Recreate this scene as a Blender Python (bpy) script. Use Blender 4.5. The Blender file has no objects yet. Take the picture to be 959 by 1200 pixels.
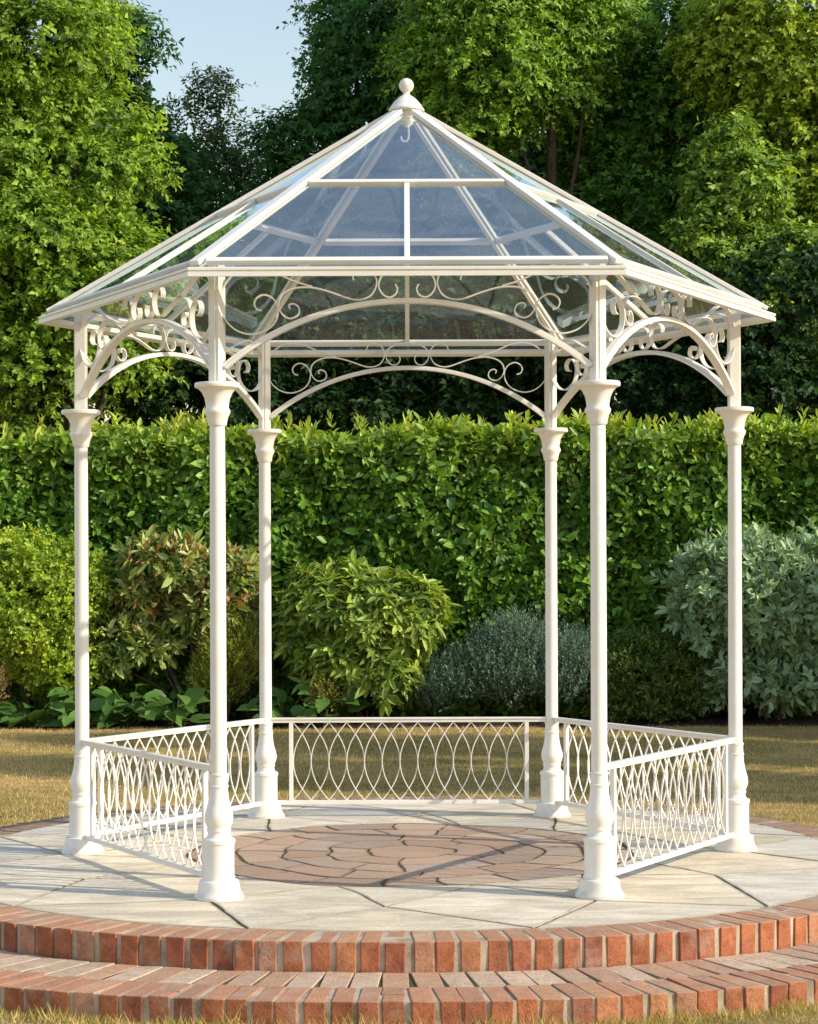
import bpy, bmesh, math, random
import numpy as np
from mathutils import Vector, Matrix

R_ = math.radians
random.seed(7)
sc = bpy.context.scene
col = sc.collection

# ------------------------------------------------------------------ helpers
def mesh_obj(name, verts, faces, mat=None, parent=None, smooth=False, colors=None):
    me = bpy.data.meshes.new(name)
    me.from_pydata([tuple(v) for v in verts], [], faces)
    if colors is not None:
        a = me.attributes.new('Col', 'FLOAT_COLOR', 'POINT')
        a.data.foreach_set('color', np.asarray(colors, dtype=np.float32).ravel())
    if smooth:
        me.polygons.foreach_set('use_smooth', [True] * len(me.polygons))
    me.update()
    o = bpy.data.objects.new(name, me)
    if mat: me.materials.append(mat)
    col.objects.link(o)
    if parent: o.parent = parent
    return o

def bm_obj(name, bm, mat=None, parent=None, smooth=False):
    me = bpy.data.meshes.new(name)
    bmesh.ops.recalc_face_normals(bm, faces=bm.faces)
    bm.to_mesh(me); bm.free()
    if smooth:
        me.polygons.foreach_set('use_smooth', [True] * len(me.polygons))
    if mat: me.materials.append(mat)
    o = bpy.data.objects.new(name, me)
    col.objects.link(o)
    if parent: o.parent = parent
    return o

def empty(name, loc=(0, 0, 0)):
    o = bpy.data.objects.new(name, None)
    o.location = loc; o.empty_display_size = .2
    col.objects.link(o)
    return o

def tag(o, label=None, cat=None, group=None, kind=None):
    if label: o['label'] = label
    if cat: o['category'] = cat
    if group: o['group'] = group
    if kind: o['kind'] = kind
    return o

def copy_tree(o, parent=None):
    c = o.copy(); col.objects.link(c)
    if parent: c.parent = parent
    for ch in [x for x in col.objects if x.parent == o]:
        copy_tree(ch, c)
    return c

def add_box(bm, c, s, rot=None, bevel=0):
    m = Matrix.Translation(c) @ (rot.to_4x4() if rot else Matrix()) @ Matrix.Diagonal((s[0], s[1], s[2], 1))
    r = bmesh.ops.create_cube(bm, size=1, matrix=m)
    if bevel:
        ed = list({e for v in r['verts'] for e in v.link_edges})
        bmesh.ops.bevel(bm, geom=ed, offset=bevel, segments=2, affect='EDGES', profile=.6)

def bar(bm, a, b, w, h, up=Vector((0, 0, 1)), bevel=0):
    """box bar from a to b; w across, h along up"""
    a, b = Vector(a), Vector(b)
    d = b - a; L = d.length; d.normalize()
    s = d.cross(up).normalized(); u = s.cross(d).normalized()
    rot = Matrix((d, s, u)).transposed()
    add_box(bm, (a + b) / 2, (L, w, h), rot, bevel)

def lathe(prof, n=40):
    """profile of (r,z) -> verts, faces"""
    vs, fs = [], []
    m = len(prof)
    for r, z in prof:
        for k in range(n):
            t = 2 * math.pi * k / n
            vs.append((r * math.cos(t), r * math.sin(t), z))
    for i in range(m - 1):
        for k in range(n):
            k2 = (k + 1) % n
            fs.append((i * n + k, i * n + k2, (i + 1) * n + k2, (i + 1) * n + k))
    fs.append(tuple(reversed(range(n)))); fs.append(tuple(range((m - 1) * n, m * n)))
    return vs, fs

def catmull(pts, sub=6):
    P = [Vector(p) for p in pts]; out = []
    for i in range(len(P) - 1):
        p0 = P[max(i - 1, 0)]; p1 = P[i]; p2 = P[i + 1]; p3 = P[min(i + 2, len(P) - 1)]
        for k in range(sub):
            t = k / sub
            out.append(.5 * ((2 * p1) + (p2 - p0) * t + (2 * p0 - 5 * p1 + 4 * p2 - p3) * t * t + (3 * p1 - p0 - 3 * p2 + p3) * t ** 3))
    out.append(P[-1]); return out

def ribbon(bm, pts2, y0, th, depth):
    """flat bar bent in the x-z plane, thickness th in plane, depth along y"""
    pts = catmull([(p[0], p[1], 0) for p in pts2], 5)
    rings = []
    for i, p in enumerate(pts):
        t = (pts[min(i + 1, len(pts) - 1)] - pts[max(i - 1, 0)]).normalized()
        n = Vector((-t.y, t.x, 0))
        a, b = p + n * th / 2, p - n * th / 2
        rings.append([bm.verts.new((q.x, y0 + s * depth / 2, q.y)) for q, s in ((a, -1), (a, 1), (b, 1), (b, -1))])
    for i in range(len(rings) - 1):
        A, B = rings[i], rings[i + 1]
        for k in range(4):
            bm.faces.new((A[k], A[(k + 1) % 4], B[(k + 1) % 4], B[k]))
    bm.faces.new(rings[0][::-1]); bm.faces.new(rings[-1])

def tube_arrays(paths, n=7):
    """paths: list of (list of points, list of radii) -> verts, faces"""
    vs, fs = [], []
    for pts, rad in paths:
        pts = [Vector(p) for p in pts]; base = len(vs)
        ref = Vector((.3, 1, .2))
        for i, p in enumerate(pts):
            t = (pts[min(i + 1, len(pts) - 1)] - pts[max(i - 1, 0)]).normalized()
            s = t.cross(ref).normalized(); u = s.cross(t)
            for k in range(n):
                a = 2 * math.pi * k / n
                vs.append(p + (s * math.cos(a) + u * math.sin(a)) * rad[i])
        for i in range(len(pts) - 1):
            for k in range(n):
                k2 = (k + 1) % n
                fs.append((base + i * n + k, base + i * n + k2, base + (i + 1) * n + k2, base + (i + 1) * n + k))
        fs.append(tuple(base + (len(pts) - 1) * n + k for k in range(n)))
    return vs, fs

# ------------------------------------------------------------------ materials
def new_mat(name):
    m = bpy.data.materials.new(name); m.use_nodes = True
    nt = m.node_tree; nt.nodes.clear()
    out = nt.nodes.new('ShaderNodeOutputMaterial')
    return m, nt, out

def N(nt, typ, **kw):
    n = nt.nodes.new(typ)
    for k, v in kw.items():
        if k.startswith('i_'):
            n.inputs[k[2:].replace('_', ' ')].default_value = v
        else: setattr(n, k, v)
    return n

def ramp(nt, stops):
    r = nt.nodes.new('ShaderNodeValToRGB')
    e = r.color_ramp.elements
    while len(e) < len(stops): e.new(.5)
    for i, (p, c) in enumerate(stops):
        e[i].position = p; e[i].color = (*c, 1) if len(c) == 3 else c
    return r

def mix_col(nt, a, b, f, mode='MIX'):
    m = nt.nodes.new('ShaderNodeMix'); m.data_type = 'RGBA'; m.blend_type = mode
    for sock, v in ((m.inputs[6], a), (m.inputs[7], b), (m.inputs[0], f)):
        if hasattr(v, 'links') or hasattr(v, 'is_linked'): nt.links.new(v, sock)
        else: sock.default_value = v if not isinstance(v, tuple) else (*v, 1)
    return m.outputs[2]

def noise(nt, scale, detail=4, rough=.55, vec=None, dist=0):
    n = N(nt, 'ShaderNodeTexNoise'); n.inputs['Scale'].default_value = scale
    n.inputs['Detail'].default_value = detail; n.inputs['Roughness'].default_value = rough
    n.inputs['Distortion'].default_value = dist
    if vec: nt.links.new(vec, n.inputs['Vector'])
    return n.outputs['Fac']

def objvec(nt, scale=(1, 1, 1)):
    tc = N(nt, 'ShaderNodeTexCoord'); mp = N(nt, 'ShaderNodeMapping')
    mp.inputs['Scale'].default_value = scale
    nt.links.new(tc.outputs['Object'], mp.inputs['Vector'])
    return mp.outputs['Vector']

def bump(nt, h, strength, dist=.01):
    b = N(nt, 'ShaderNodeBump'); b.inputs['Strength'].default_value = strength
    b.inputs['Distance'].default_value = dist
    nt.links.new(h, b.inputs['Height']); return b.outputs['Normal']

def bsdf(nt, out, color, rough=.5, spec=.5, normal=None):
    p = N(nt, 'ShaderNodeBsdfPrincipled')
    if isinstance(color, tuple): p.inputs['Base Color'].default_value = (*color, 1)
    else: nt.links.new(color, p.inputs['Base Color'])
    if isinstance(rough, (int, float)): p.inputs['Roughness'].default_value = rough
    else: nt.links.new(rough, p.inputs['Roughness'])
    p.inputs['Specular IOR Level'].default_value = spec
    if normal: nt.links.new(normal, p.inputs['Normal'])
    nt.links.new(p.outputs[0], out.inputs['Surface']); return p

def paint_mat(name, c, worn):
    m, nt, out = new_mat(name)
    v = objvec(nt)
    n1 = noise(nt, 3.0, 5, .6, v); n2 = noise(nt, 26, 6, .65, v)
    r1 = ramp(nt, [(.42, (0, 0, 0)), (.75, (1, 1, 1))]); nt.links.new(n1, r1.inputs[0])
    r2 = ramp(nt, [(.55, (0, 0, 0)), (.78, (1, 1, 1))]); nt.links.new(n2, r2.inputs[0])
    a = mix_col(nt, c, tuple(x * y for x, y in zip(c, (.90, .87, .80))), r1.outputs[0])
    mm = N(nt, 'ShaderNodeMath', operation='MULTIPLY'); mm.inputs[1].default_value = worn
    nt.links.new(r2.outputs[0], mm.inputs[0])
    b = mix_col(nt, a, (.52, .46, .37), mm.outputs[0])
    # grime near the ground
    geo = N(nt, 'ShaderNodeNewGeometry'); sx = N(nt, 'ShaderNodeSeparateXYZ')
    nt.links.new(geo.outputs['Position'], sx.inputs[0])
    mr = N(nt, 'ShaderNodeMapRange'); mr.inputs[1].default_value = 0; mr.inputs[2].default_value = .10
    mr.inputs[3].default_value = .45; mr.inputs[4].default_value = 0
    nt.links.new(sx.outputs[2], mr.inputs[0])
    mg = N(nt, 'ShaderNodeMath', operation='MULTIPLY'); nt.links.new(mr.outputs[0], mg.inputs[0]); nt.links.new(n2, mg.inputs[1])
    cfin = mix_col(nt, b, (.36, .32, .25), mg.outputs[0])
    ao = N(nt, 'ShaderNodeAmbientOcclusion', samples=4); ao.inputs['Distance'].default_value = .022  # darker brownish tint in the crevices, driven by the ambient occlusion node
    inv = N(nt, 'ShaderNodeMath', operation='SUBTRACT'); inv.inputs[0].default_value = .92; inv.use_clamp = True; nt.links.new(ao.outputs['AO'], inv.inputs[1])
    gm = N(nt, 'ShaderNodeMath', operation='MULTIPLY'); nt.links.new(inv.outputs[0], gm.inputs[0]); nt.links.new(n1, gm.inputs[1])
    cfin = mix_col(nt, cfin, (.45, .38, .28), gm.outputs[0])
    bsdf(nt, out, cfin, .42, .4, bump(nt, n2, .12, .004))
    return m

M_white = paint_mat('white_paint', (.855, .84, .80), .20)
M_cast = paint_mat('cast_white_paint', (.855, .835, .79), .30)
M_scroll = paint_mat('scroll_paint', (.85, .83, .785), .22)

def glass_mat():
    m, nt, out = new_mat('roof_glass')
    lw = N(nt, 'ShaderNodeLayerWeight'); lw.inputs['Blend'].default_value = .5
    p = N(nt, 'ShaderNodeMath', operation='POWER'); p.inputs[1].default_value = 3.0
    nt.links.new(lw.outputs['Facing'], p.inputs[0])
    a = N(nt, 'ShaderNodeMath', operation='MULTIPLY_ADD'); a.use_clamp = True; a.inputs[1].default_value = 1.6; a.inputs[2].default_value = .05
    nt.links.new(p.outputs[0], a.inputs[0])
    v = objvec(nt)
    gl = N(nt, 'ShaderNodeBsdfGlossy'); gl.inputs['Roughness'].default_value = .02
    gl.inputs['Color'].default_value = (.80, .95, 1, 1)
    nt.links.new(bump(nt, noise(nt, .9, 2, .5, v), .04, .2), gl.inputs['Normal'])
    tr = N(nt, 'ShaderNodeBsdfTransparent'); tr.inputs['Color'].default_value = (.93, .955, .945, 1)
    mx = N(nt, 'ShaderNodeMixShader')
    nt.links.new(a.outputs[0], mx.inputs[0]); nt.links.new(tr.outputs[0], mx.inputs[1]); nt.links.new(gl.outputs[0], mx.inputs[2])
    # thin patchy blue-white diffuse layer over the panes
    df = N(nt, 'ShaderNodeBsdfDiffuse'); df.inputs['Color'].default_value = (.70, .74, .78, 1)
    rr = ramp(nt, [(.35, (.018, .018, .018)), (.8, (.11, .11, .11))])
    nt.links.new(noise(nt, 2.2, 6, .7, v, .6), rr.inputs[0])
    m2 = N(nt, 'ShaderNodeMixShader')
    nt.links.new(rr.outputs[0], m2.inputs[0]); nt.links.new(mx.outputs[0], m2.inputs[1]); nt.links.new(df.outputs[0], m2.inputs[2])
    nt.links.new(m2.outputs[0], out.inputs['Surface'])
    return m
M_glass = glass_mat()

def leaf_mat(name, rough=.45, spec=.35, trans=.35, tint=(1.25, 1.15, .45)):
    m, nt, out = new_mat(name)
    at = N(nt, 'ShaderNodeAttribute', attribute_name='Col')
    p = N(nt, 'ShaderNodeBsdfPrincipled'); p.inputs['Roughness'].default_value = rough
    p.inputs['Specular IOR Level'].default_value = spec
    nt.links.new(at.outputs['Color'], p.inputs['Base Color'])
    t = N(nt, 'ShaderNodeBsdfTranslucent')
    nt.links.new(mix_col(nt, at.outputs['Color'], tint, 1.0, 'MULTIPLY'), t.inputs['Color'])
    mx = N(nt, 'ShaderNodeMixShader'); mx.inputs[0].default_value = trans
    nt.links.new(p.outputs[0], mx.inputs[1]); nt.links.new(t.outputs[0], mx.inputs[2])
    nt.links.new(mx.outputs[0], out.inputs['Surface'])
    return m
M_leaf = leaf_mat('tree_leaf', .5, .25, .40, (1.5, 1.38, .5))
M_laurel = leaf_mat('laurel_leaf', .42, .42, .28, (1.5, 1.35, .4))
M_bush = leaf_mat('bush_leaf', .42, .4, .3, (1.4, 1.25, .45))
M_grey = leaf_mat('grey_leaf', .7, .2, .2, (1.1, 1.1, .8))
M_grass = leaf_mat('grass_blade', .6, .2, .35, (1.2, 1.1, .6))

def varicol_mat(name):
    """cream edged leaf: the edge colour sits in a second attribute value"""
    return leaf_mat(name, .45, .35, .22, (1.1, 1.1, .7))
M_vari = varicol_mat('variegated_leaf')

def bark_mat():
    m, nt, out = new_mat('bark')
    v = objvec(nt, (6, 6, 1.5)); n = noise(nt, 3, 7, .65, v)
    r = ramp(nt, [(.3, (.025, .02, .015)), (.7, (.12, .095, .07))]); nt.links.new(n, r.inputs[0])
    bsdf(nt, out, r.outputs[0], .9, .2, bump(nt, n, .8, .03)); return m
M_bark = bark_mat()

def stone_mat(name, stain, stain_amt, freq):
    m, nt, out = new_mat(name)
    at = N(nt, 'ShaderNodeAttribute', attribute_name='Col')
    v = objvec(nt); vs = objvec(nt, (1, 2.8, 1))
    n1 = noise(nt, freq, 6, .62, vs, .8); n2 = noise(nt, 45, 7, .7, v); n3 = noise(nt, 1.1, 3, .5, v)
    r = ramp(nt, [(.38, (1, 1, 1)), (.62, (0, 0, 0))]); nt.links.new(n1, r.inputs[0])
    mm = N(nt, 'ShaderNodeMath', operation='MULTIPLY'); mm.inputs[1].default_value = stain_amt
    nt.links.new(r.outputs[0], mm.inputs[0])
    a = mix_col(nt, at.outputs['Color'], stain, mm.outputs[0])
    r2 = ramp(nt, [(.3, (.80, .78, .75)), (.55, (1, 1, 1)), (.8, (1.08, 1.07, 1.04))]); nt.links.new(n2, r2.inputs[0])
    b = mix_col(nt, a, r2.outputs[0], 1.0, 'MULTIPLY')
    r3 = ramp(nt, [(.35, (.88, .87, .85)), (.65, (1, 1, 1))]); nt.links.new(n3, r3.inputs[0])
    c = mix_col(nt, b, r3.outputs[0], 1.0, 'MULTIPLY')
    h = N(nt, 'ShaderNodeMath', operation='ADD'); nt.links.new(n1, h.inputs[0]); nt.links.new(n2, h.inputs[1])
    bsdf(nt, out, c, .8, .25, bump(nt, h.outputs[0], .35, .006)); return m
M_flag = stone_mat('flagstone', (.52, .45, .35), .75, 2.6)
M_centre = stone_mat('centre_stone', (.42, .27, .19), .5, 3.5)

def brick_mat():
    m, nt, out = new_mat('brick')
    at = N(nt, 'ShaderNodeAttribute', attribute_name='Col')
    v = objvec(nt); n1 = noise(nt, 14, 6, .65, v); n2 = noise(nt, 85, 6, .7, v); n3 = noise(nt, 5, 4, .6, v)
    r1 = ramp(nt, [(.3, (.62, .60, .60)), (.52, (1, 1, 1)), (.75, (1.25, 1.2, 1.15))]); nt.links.new(n1, r1.inputs[0])
    a = mix_col(nt, at.outputs['Color'], r1.outputs[0], 1.0, 'MULTIPLY')
    r2 = ramp(nt, [(.28, (.55, .5, .5)), (.5, (1, 1, 1))]); nt.links.new(n2, r2.inputs[0])
    b = mix_col(nt, a, r2.outputs[0], 1.0, 'MULTIPLY')
    r3 = ramp(nt, [(.55, (0, 0, 0)), (.74, (.62, .62, .62))]); nt.links.new(n3, r3.inputs[0])
    c = mix_col(nt, b, (.46, .40, .33), r3.outputs[0])
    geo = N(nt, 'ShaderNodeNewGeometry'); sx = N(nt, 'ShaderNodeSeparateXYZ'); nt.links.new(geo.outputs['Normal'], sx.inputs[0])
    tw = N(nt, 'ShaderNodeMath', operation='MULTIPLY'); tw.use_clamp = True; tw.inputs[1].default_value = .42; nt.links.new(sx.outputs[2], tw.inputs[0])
    c = mix_col(nt, c, mix_col(nt, (.64, .43, .28), r2.outputs[0], 1.0, 'MULTIPLY'), tw.outputs[0])  # upward faces tinted paler, sunlight painted onto the brick tops
    h = N(nt, 'ShaderNodeMath', operation='ADD'); nt.links.new(n1, h.inputs[0]); nt.links.new(n2, h.inputs[1])
    bsdf(nt, out, c, .85, .2, bump(nt, h.outputs[0], .7, .008)); return m
M_brick = brick_mat()

def mortar_mat():
    m, nt, out = new_mat('mortar')
    v = objvec(nt); n1 = noise(nt, 6, 5, .6, v); n2 = noise(nt, 90, 5, .7, v)
    r = ramp(nt, [(.32, (.25, .21, .15)), (.5, (.47, .395, .295)), (.7, (.60, .515, .40))]); nt.links.new(n1, r.inputs[0])
    bsdf(nt, out, r.outputs[0], .95, .1, bump(nt, n2, .6, .006)); return m
M_mortar = mortar_mat()

def soil_mat(name, c0, c1, moss=0):
    m, nt, out = new_mat(name)
    v = objvec(nt); n1 = noise(nt, 9, 7, .7, v); n2 = noise(nt, 2.0, 4, .6, v)
    r = ramp(nt, [(.3, c0), (.7, c1)]); nt.links.new(n1, r.inputs[0])
    c = r.outputs[0]
    if moss:
        rm = ramp(nt, [(.5, (0, 0, 0)), (.62, (moss,) * 3)]); nt.links.new(n2, rm.inputs[0])
        c = mix_col(nt, c, (.07, .09, .02), rm.outputs[0])
    bsdf(nt, out, c, .95, .1, bump(nt, n1, 1, .03)); return m
M_soil = soil_mat('soil', (.018, .013, .009), (.075, .052, .034))
M_joint = soil_mat('joint_soil', (.075, .060, .040), (.19, .155, .105), .75)

def lawn_mat():
    m, nt, out = new_mat('lawn')
    v = objvec(nt); n1 = noise(nt, .55, 5, .6, v); n2 = noise(nt, 5, 6, .7, v); n3 = noise(nt, 60, 4, .7, v)
    r1 = ramp(nt, [(.38, (.34, .29, .10)), (.6, (.60, .45, .20))]); nt.links.new(n1, r1.inputs[0])
    r2 = ramp(nt, [(.3, (.55, .55, .5)), (.7, (1.2, 1.15, 1.1))]); nt.links.new(n2, r2.inputs[0])
    a = mix_col(nt, r1.outputs[0], r2.outputs[0], 1.0, 'MULTIPLY')
    r3 = ramp(nt, [(.3, (.5, .5, .5)), (.7, (1.15, 1.15, 1.15))]); nt.links.new(n3, r3.inputs[0])
    b = mix_col(nt, a, r3.outputs[0], 1.0, 'MULTIPLY')
    bsdf(nt, out, b, .95, .1, bump(nt, n3, .8, .03)); return m
M_lawn = lawn_mat()

# ------------------------------------------------------------------ camera geometry
F = 2341.0; CAMD = 11.62; CAMH = 1.63; HOR = 669.0; CX = 478.5
def at(px, py, d):
    return Vector(((px - CX) * d / F, d - CAMD, CAMH + (HOR - py) * d / F))

# ------------------------------------------------------------------ gazebo
GR = 1.9                                  # column circle
AP = GR * math.cos(R_(30))
gz = tag(empty('gazebo'), 'white painted iron and glass hexagonal gazebo with scrollwork arches, standing on the round terrace', 'gazebo')

# column: base, shaft, capital, post
base_prof = [(.124, 0), (.124, .012), (.121, .018), (.112, .026), (.105, .045), (.101, .07), (.099, .084), (.095, .090), (.081, .092),
             (.077, .097), (.076, .105), (.076, .272), (.081, .276), (.082, .290), (.079, .297), (.066, .301), (.058, .312), (.055, .328),
             (.059, .334), (.061, .342), (.058, .350), (.060, .358), (.067, .372), (.0715, .392), (.0712, .41), (.067, .432), (.060, .455),
             (.0535, .48), (.0485, .51), (.0455, .545), (.0455, .553), (.0495, .555), (.0495, .563), (.0445, .566), (.0435, .61), (.0475, .613), (.0475, .622), (.041, .625)]
shaft_prof = [(.0405, .6251), (.0400, 1.2), (.0388, 2.0), (.0378, 2.352)]
cap_prof = [(.0385, 2.3521), (.0385, 2.356), (.044, 2.357), (.047, 2.362), (.049, 2.380), (.055, 2.403), (.064, 2.420), (.066, 2.430), (.063, 2.438), (.0565, 2.449),
            (.0585, 2.468), (.064, 2.496), (.077, 2.523), (.094, 2.541), (.103, 2.545), (.1105, 2.547), (.113, 2.553), (.113, 2.566), (.110, 2.571), (.06, 2.5735)]
v, f = lathe(shaft_prof, 32)
c0 = mesh_obj('column', v, f, M_white, gz)
v, f = lathe(base_prof, 40); mesh_obj('base', v, f, M_cast, c0)
v, f = lathe(cap_prof, 40); mesh_obj('capital', v, f, M_cast, c0)
bm = bmesh.new(); add_box(bm, (0, 0, 2.868), (.062, .062, .586), None, .004)
for s in (-1, 1):                          # raised fillets on the post's outer and inner faces
    add_box(bm, (s * .0325, 0, 2.868), (.009, .026, .58), None, .002)
bm_obj('post', bm, M_white, c0)
for o in col.objects:
    if o.type == 'MESH' and o.name.split('.')[0] in ('column', 'base', 'capital'):
        me = o.data
        me.polygons.foreach_set('use_smooth', [True] * len(me.polygons))
        ms = me.attributes.get('sharp_edge') or me.attributes.new('sharp_edge', 'BOOLEAN', 'EDGE')
        bmx = bmesh.new(); bmx.from_mesh(me); bmx.normal_update()
        sh = [len(e.link_faces) == 2 and e.link_faces[0].normal.angle(e.link_faces[1].normal, 0) > R_(38) for e in bmx.edges]
        bmx.free(); ms.data.foreach_set('value', sh)
for k in range(6):
    c = c0 if k == 0 else copy_tree(c0, gz)
    a = R_(60 * k)
    c.location = (GR * math.cos(a), GR * math.sin(a), 0); c.rotation_euler = (0, 0, a)

# railing of one side (built in the plane y = -AP, turned round the centre)
def make_railing():
    y = -AP; half = GR / 2
    bm = bmesh.new(); add_box(bm, (0, y, .652), (2 * (half - .036), .040, .012), None, .003)
    add_box(bm, (0, y, .6355), (2 * (half - .037), .026, .021), None, .003)
    tr = bm_obj('railing', bm, M_white, gz)
    bm = bmesh.new(); add_box(bm, (0, y, .096), (2 * (half - .07), .030, .028), None, .003)
    bm_obj('bottom_rail', bm, M_white, tr)
    for s in (-1, 1):
        bm = bmesh.new(); add_box(bm, (s * (half - .168), y, .3675), (.027, .027, .515), None, .003)
        bm_obj('end_post', bm, M_white, tr)
    n = 13; x0 = -(half - .183); w = 2 * (half - .183) / n
    z0, z1 = .110, .625; zc = (z0 + z1) / 2
    bm = bmesh.new()
    for k in range(n):
        for (xm, xe, dy) in ((x0 + k * w, x0 + (k + 1) * w, -.0042), (x0 + (k + 1) * w, x0 + k * w, .0042)):
            pts = []
            for j in range(13):
                t = -1 + 2 * j / 12
                pts.append((xm + (xe - xm) * t * t, zc + t * (z1 - z0) / 2))
            # outermost rods stop on the end posts
            ribbon2(bm, pts, y + dy, .0062, .008)
    bm_obj('lattice', bm, M_white, tr)
    return tr

def ribbon2(bm, pts2, y0, th, depth):
    rings = []
    P = [Vector((p[0], p[1], 0)) for p in pts2]
    for i, p in enumerate(P):
        t = (P[min(i + 1, len(P) - 1)] - P[max(i - 1, 0)]).normalized(); n = Vector((-t.y, t.x, 0))
        a, b = p + n * th / 2, p - n * th / 2
        rings.append([bm.verts.new((q.x, y0 + s * depth / 2, q.y)) for q, s in ((a, -1), (a, 1), (b, 1), (b, -1))])
    for i in range(len(rings) - 1):
        A, B = rings[i], rings[i + 1]
        for k in range(4): bm.faces.new((A[k], A[(k + 1) % 4], B[(k + 1) % 4], B[k]))
    bm.faces.new(rings[0][::-1]); bm.faces.new(rings[-1])

r0 = make_railing()
first = True
for k in range(1, 6):                      # the front side stays open
    r = r0 if first else copy_tree(r0, gz)
    first = False
    r.rotation_euler = (0, 0, R_(60 * k))

# arch with scrollwork
def S(pts): return [((x - 951) * .001064, 3.2116 - .001064 * y) for x, y in pts]
scA = S([(268, 262), (245, 255), (234, 228), (248, 202), (280, 189), (316, 202), (340, 232), (346, 268), (335, 310), (303, 347), (255, 369), (205, 373),
         (150, 355), (105, 315), (80, 265), (74, 215), (88, 158), (120, 110), (165, 80), (215, 67), (265, 68), (315, 79), (380, 107), (440, 132), (505, 151)])
scB = S([(402, 255), (396, 240), (414, 231), (438, 243), (446, 270), (430, 293), (396, 300), (366, 281), (349, 247), (352, 210), (376, 180), (420, 160), (470, 154),
         (530, 160), (600, 180), (660, 202), (700, 213), (742, 212), (780, 195), (801, 165), (809, 132), (800, 100), (775, 76), (740, 67), (710, 79), (697, 102), (701, 122)])
scC = S([(948, 64), (915, 69), (878, 77), (840, 95), (821, 125), (820, 160), (840, 191), (868, 203), (895, 190), (906, 163), (896, 141)])
def make_arch():
    y = -AP; half = GR / 2 - .031
    bm = bmesh.new()
    zs, za = 2.652, 2.978; sag = za - zs; rr = (half * half + sag * sag) / (2 * sag); zc = za - rr
    a0 = math.asin(half / rr); pts = []
    for j in range(33):
        a = -a0 + 2 * a0 * j / 32
        pts.append((rr * math.sin(a), zc + rr * math.cos(a)))
    ribbon2(bm, pts, y, .026, .036)
    ribbon2(bm, [(p[0] * .985, p[1] - .004) for p in pts], y, .014, .048)
    ar = bm_obj('arch', bm, M_white, gz)
    for s in (1, -1):
        for c in (scA, scB, scC):
            bm = bmesh.new(); ribbon(bm, [(s * p[0], p[1]) for p in c], y, .0066, .029)
            bm_obj('scroll', bm, M_scroll, ar)
    return ar
a0_ = make_arch()
for k in range(6):
    a = a0_ if k == 0 else copy_tree(a0_, gz)
    a.rotation_euler = (0, 0, R_(60 * k))

# roof
RE = 2.144; ZE = 3.105; ZA = 4.325
def hexpt(r, z, k): a = R_(60 * k); return Vector((r * math.cos(a), r * math.sin(a), z))
def make_eave():
    # front side, mitred ends: profile in (r as corner radius, z)
    prof = [(RE, 3.074), (RE, 3.096), (RE - .008, 3.098), (RE - .008, 3.103), (RE, 3.105), (RE, 3.117), (RE - .012, 3.121), (RE - .075, 3.110), (RE - .075, 3.084), (RE - .02, 3.074)]
    vs = []; fs = []; n = len(prof)
    for k in (4, 5):
        for r, z in prof: vs.append(hexpt(r, z, k))
    for i in range(n): fs.append((i, (i + 1) % n, n + (i + 1) % n, n + i))
    fs.append(tuple(reversed(range(n)))); fs.append(tuple(range(n, 2 * n)))
    return mesh_obj('eave_beam', vs, fs, M_white, gz)
e0 = make_eave()
for k in range(6):
    e = e0 if k == 0 else copy_tree(e0, gz)
    e.rotation_euler = (0, 0, R_(60 * k))
def roofpt(k, t, lift=0):                  # on the hip line: t=0 corner, t=1 apex
    return hexpt(RE * (1 - t), ZE + (ZA - ZE) * t + lift, k)
bm = bmesh.new()
bar(bm, roofpt(0, .024, .010), roofpt(0, .955, .012), .058, .026, bevel=.004)
bar(bm, roofpt(0, .05, -.014), roofpt(0, .955, -.014), .028, .026, bevel=.003)
h0 = bm_obj('hip_rib', bm, M_white, gz)
for k in range(6):
    h = h0 if k == 0 else copy_tree(h0, gz)
    h.rotation_euler = (0, 0, R_(60 * k))
nrm = Vector((0, -(ZA - ZE), RE * math.cos(R_(30)))).normalized()   # outward normal of the front face
def facebar(t, w, h, off, inset, name):
    a, b = roofpt(4, t), roofpt(5, t); d = (b - a).normalized()
    bm = bmesh.new(); bar(bm, a + d * inset + nrm * off, b - d * inset + nrm * off, w, h, up=nrm, bevel=.003)
    return bm_obj(name, bm, M_white, gz)
p1 = facebar(.485, .036, .030, .006, .030, 'glazing_bar')
p2 = facebar(.040, .040, .026, .006, .040, 'sill_bar')
bm = bmesh.new()
m0 = (roofpt(4, .05) + roofpt(5, .05)) / 2; m1 = (roofpt(4, .475) + roofpt(5, .475)) / 2
bar(bm, m0 + nrm * .004, m1 + nrm * .004, .028, .028, up=nrm, bevel=.003)
p3 = bm_obj('mullion', bm, M_white, gz)
def tilt(P): return P
gA = [roofpt(4, .50), roofpt(5, .50), roofpt(5, .95), roofpt(4, .95)]
gB = [roofpt(4, .012), (roofpt(4, .012) + roofpt(5, .012)) / 2, (roofpt(4, .48) + roofpt(5, .48)) / 2, roofpt(4, .48)]
gC = [(roofpt(4, .012) + roofpt(5, .012)) / 2, roofpt(5, .012), roofpt(5, .48), (roofpt(4, .48) + roofpt(5, .48)) / 2]
panes = []
for g in (gA, gB, gC):
    panes.append(mesh_obj('glass_pane', [q + nrm * .0025 for q in g], [(0, 1, 2, 3)], M_glass, gz))
for q in [p1, p2, p3] + panes:
    for k in range(6):
        o = q if k == 0 else copy_tree(q, gz)
        o.rotation_euler = (0, 0, R_(60 * k))
fin = [(.104, 4.300), (.104, 4.312), (.098, 4.318), (.088, 4.334), (.072, 4.356), (.052, 4.376), (.036, 4.388), (.024, 4.396), (.0185, 4.404), (.0185, 4.412), (.021, 4.416)]
v, f = lathe(fin, 36); fo = mesh_obj('finial', v, f, M_cast, gz, True)
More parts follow.
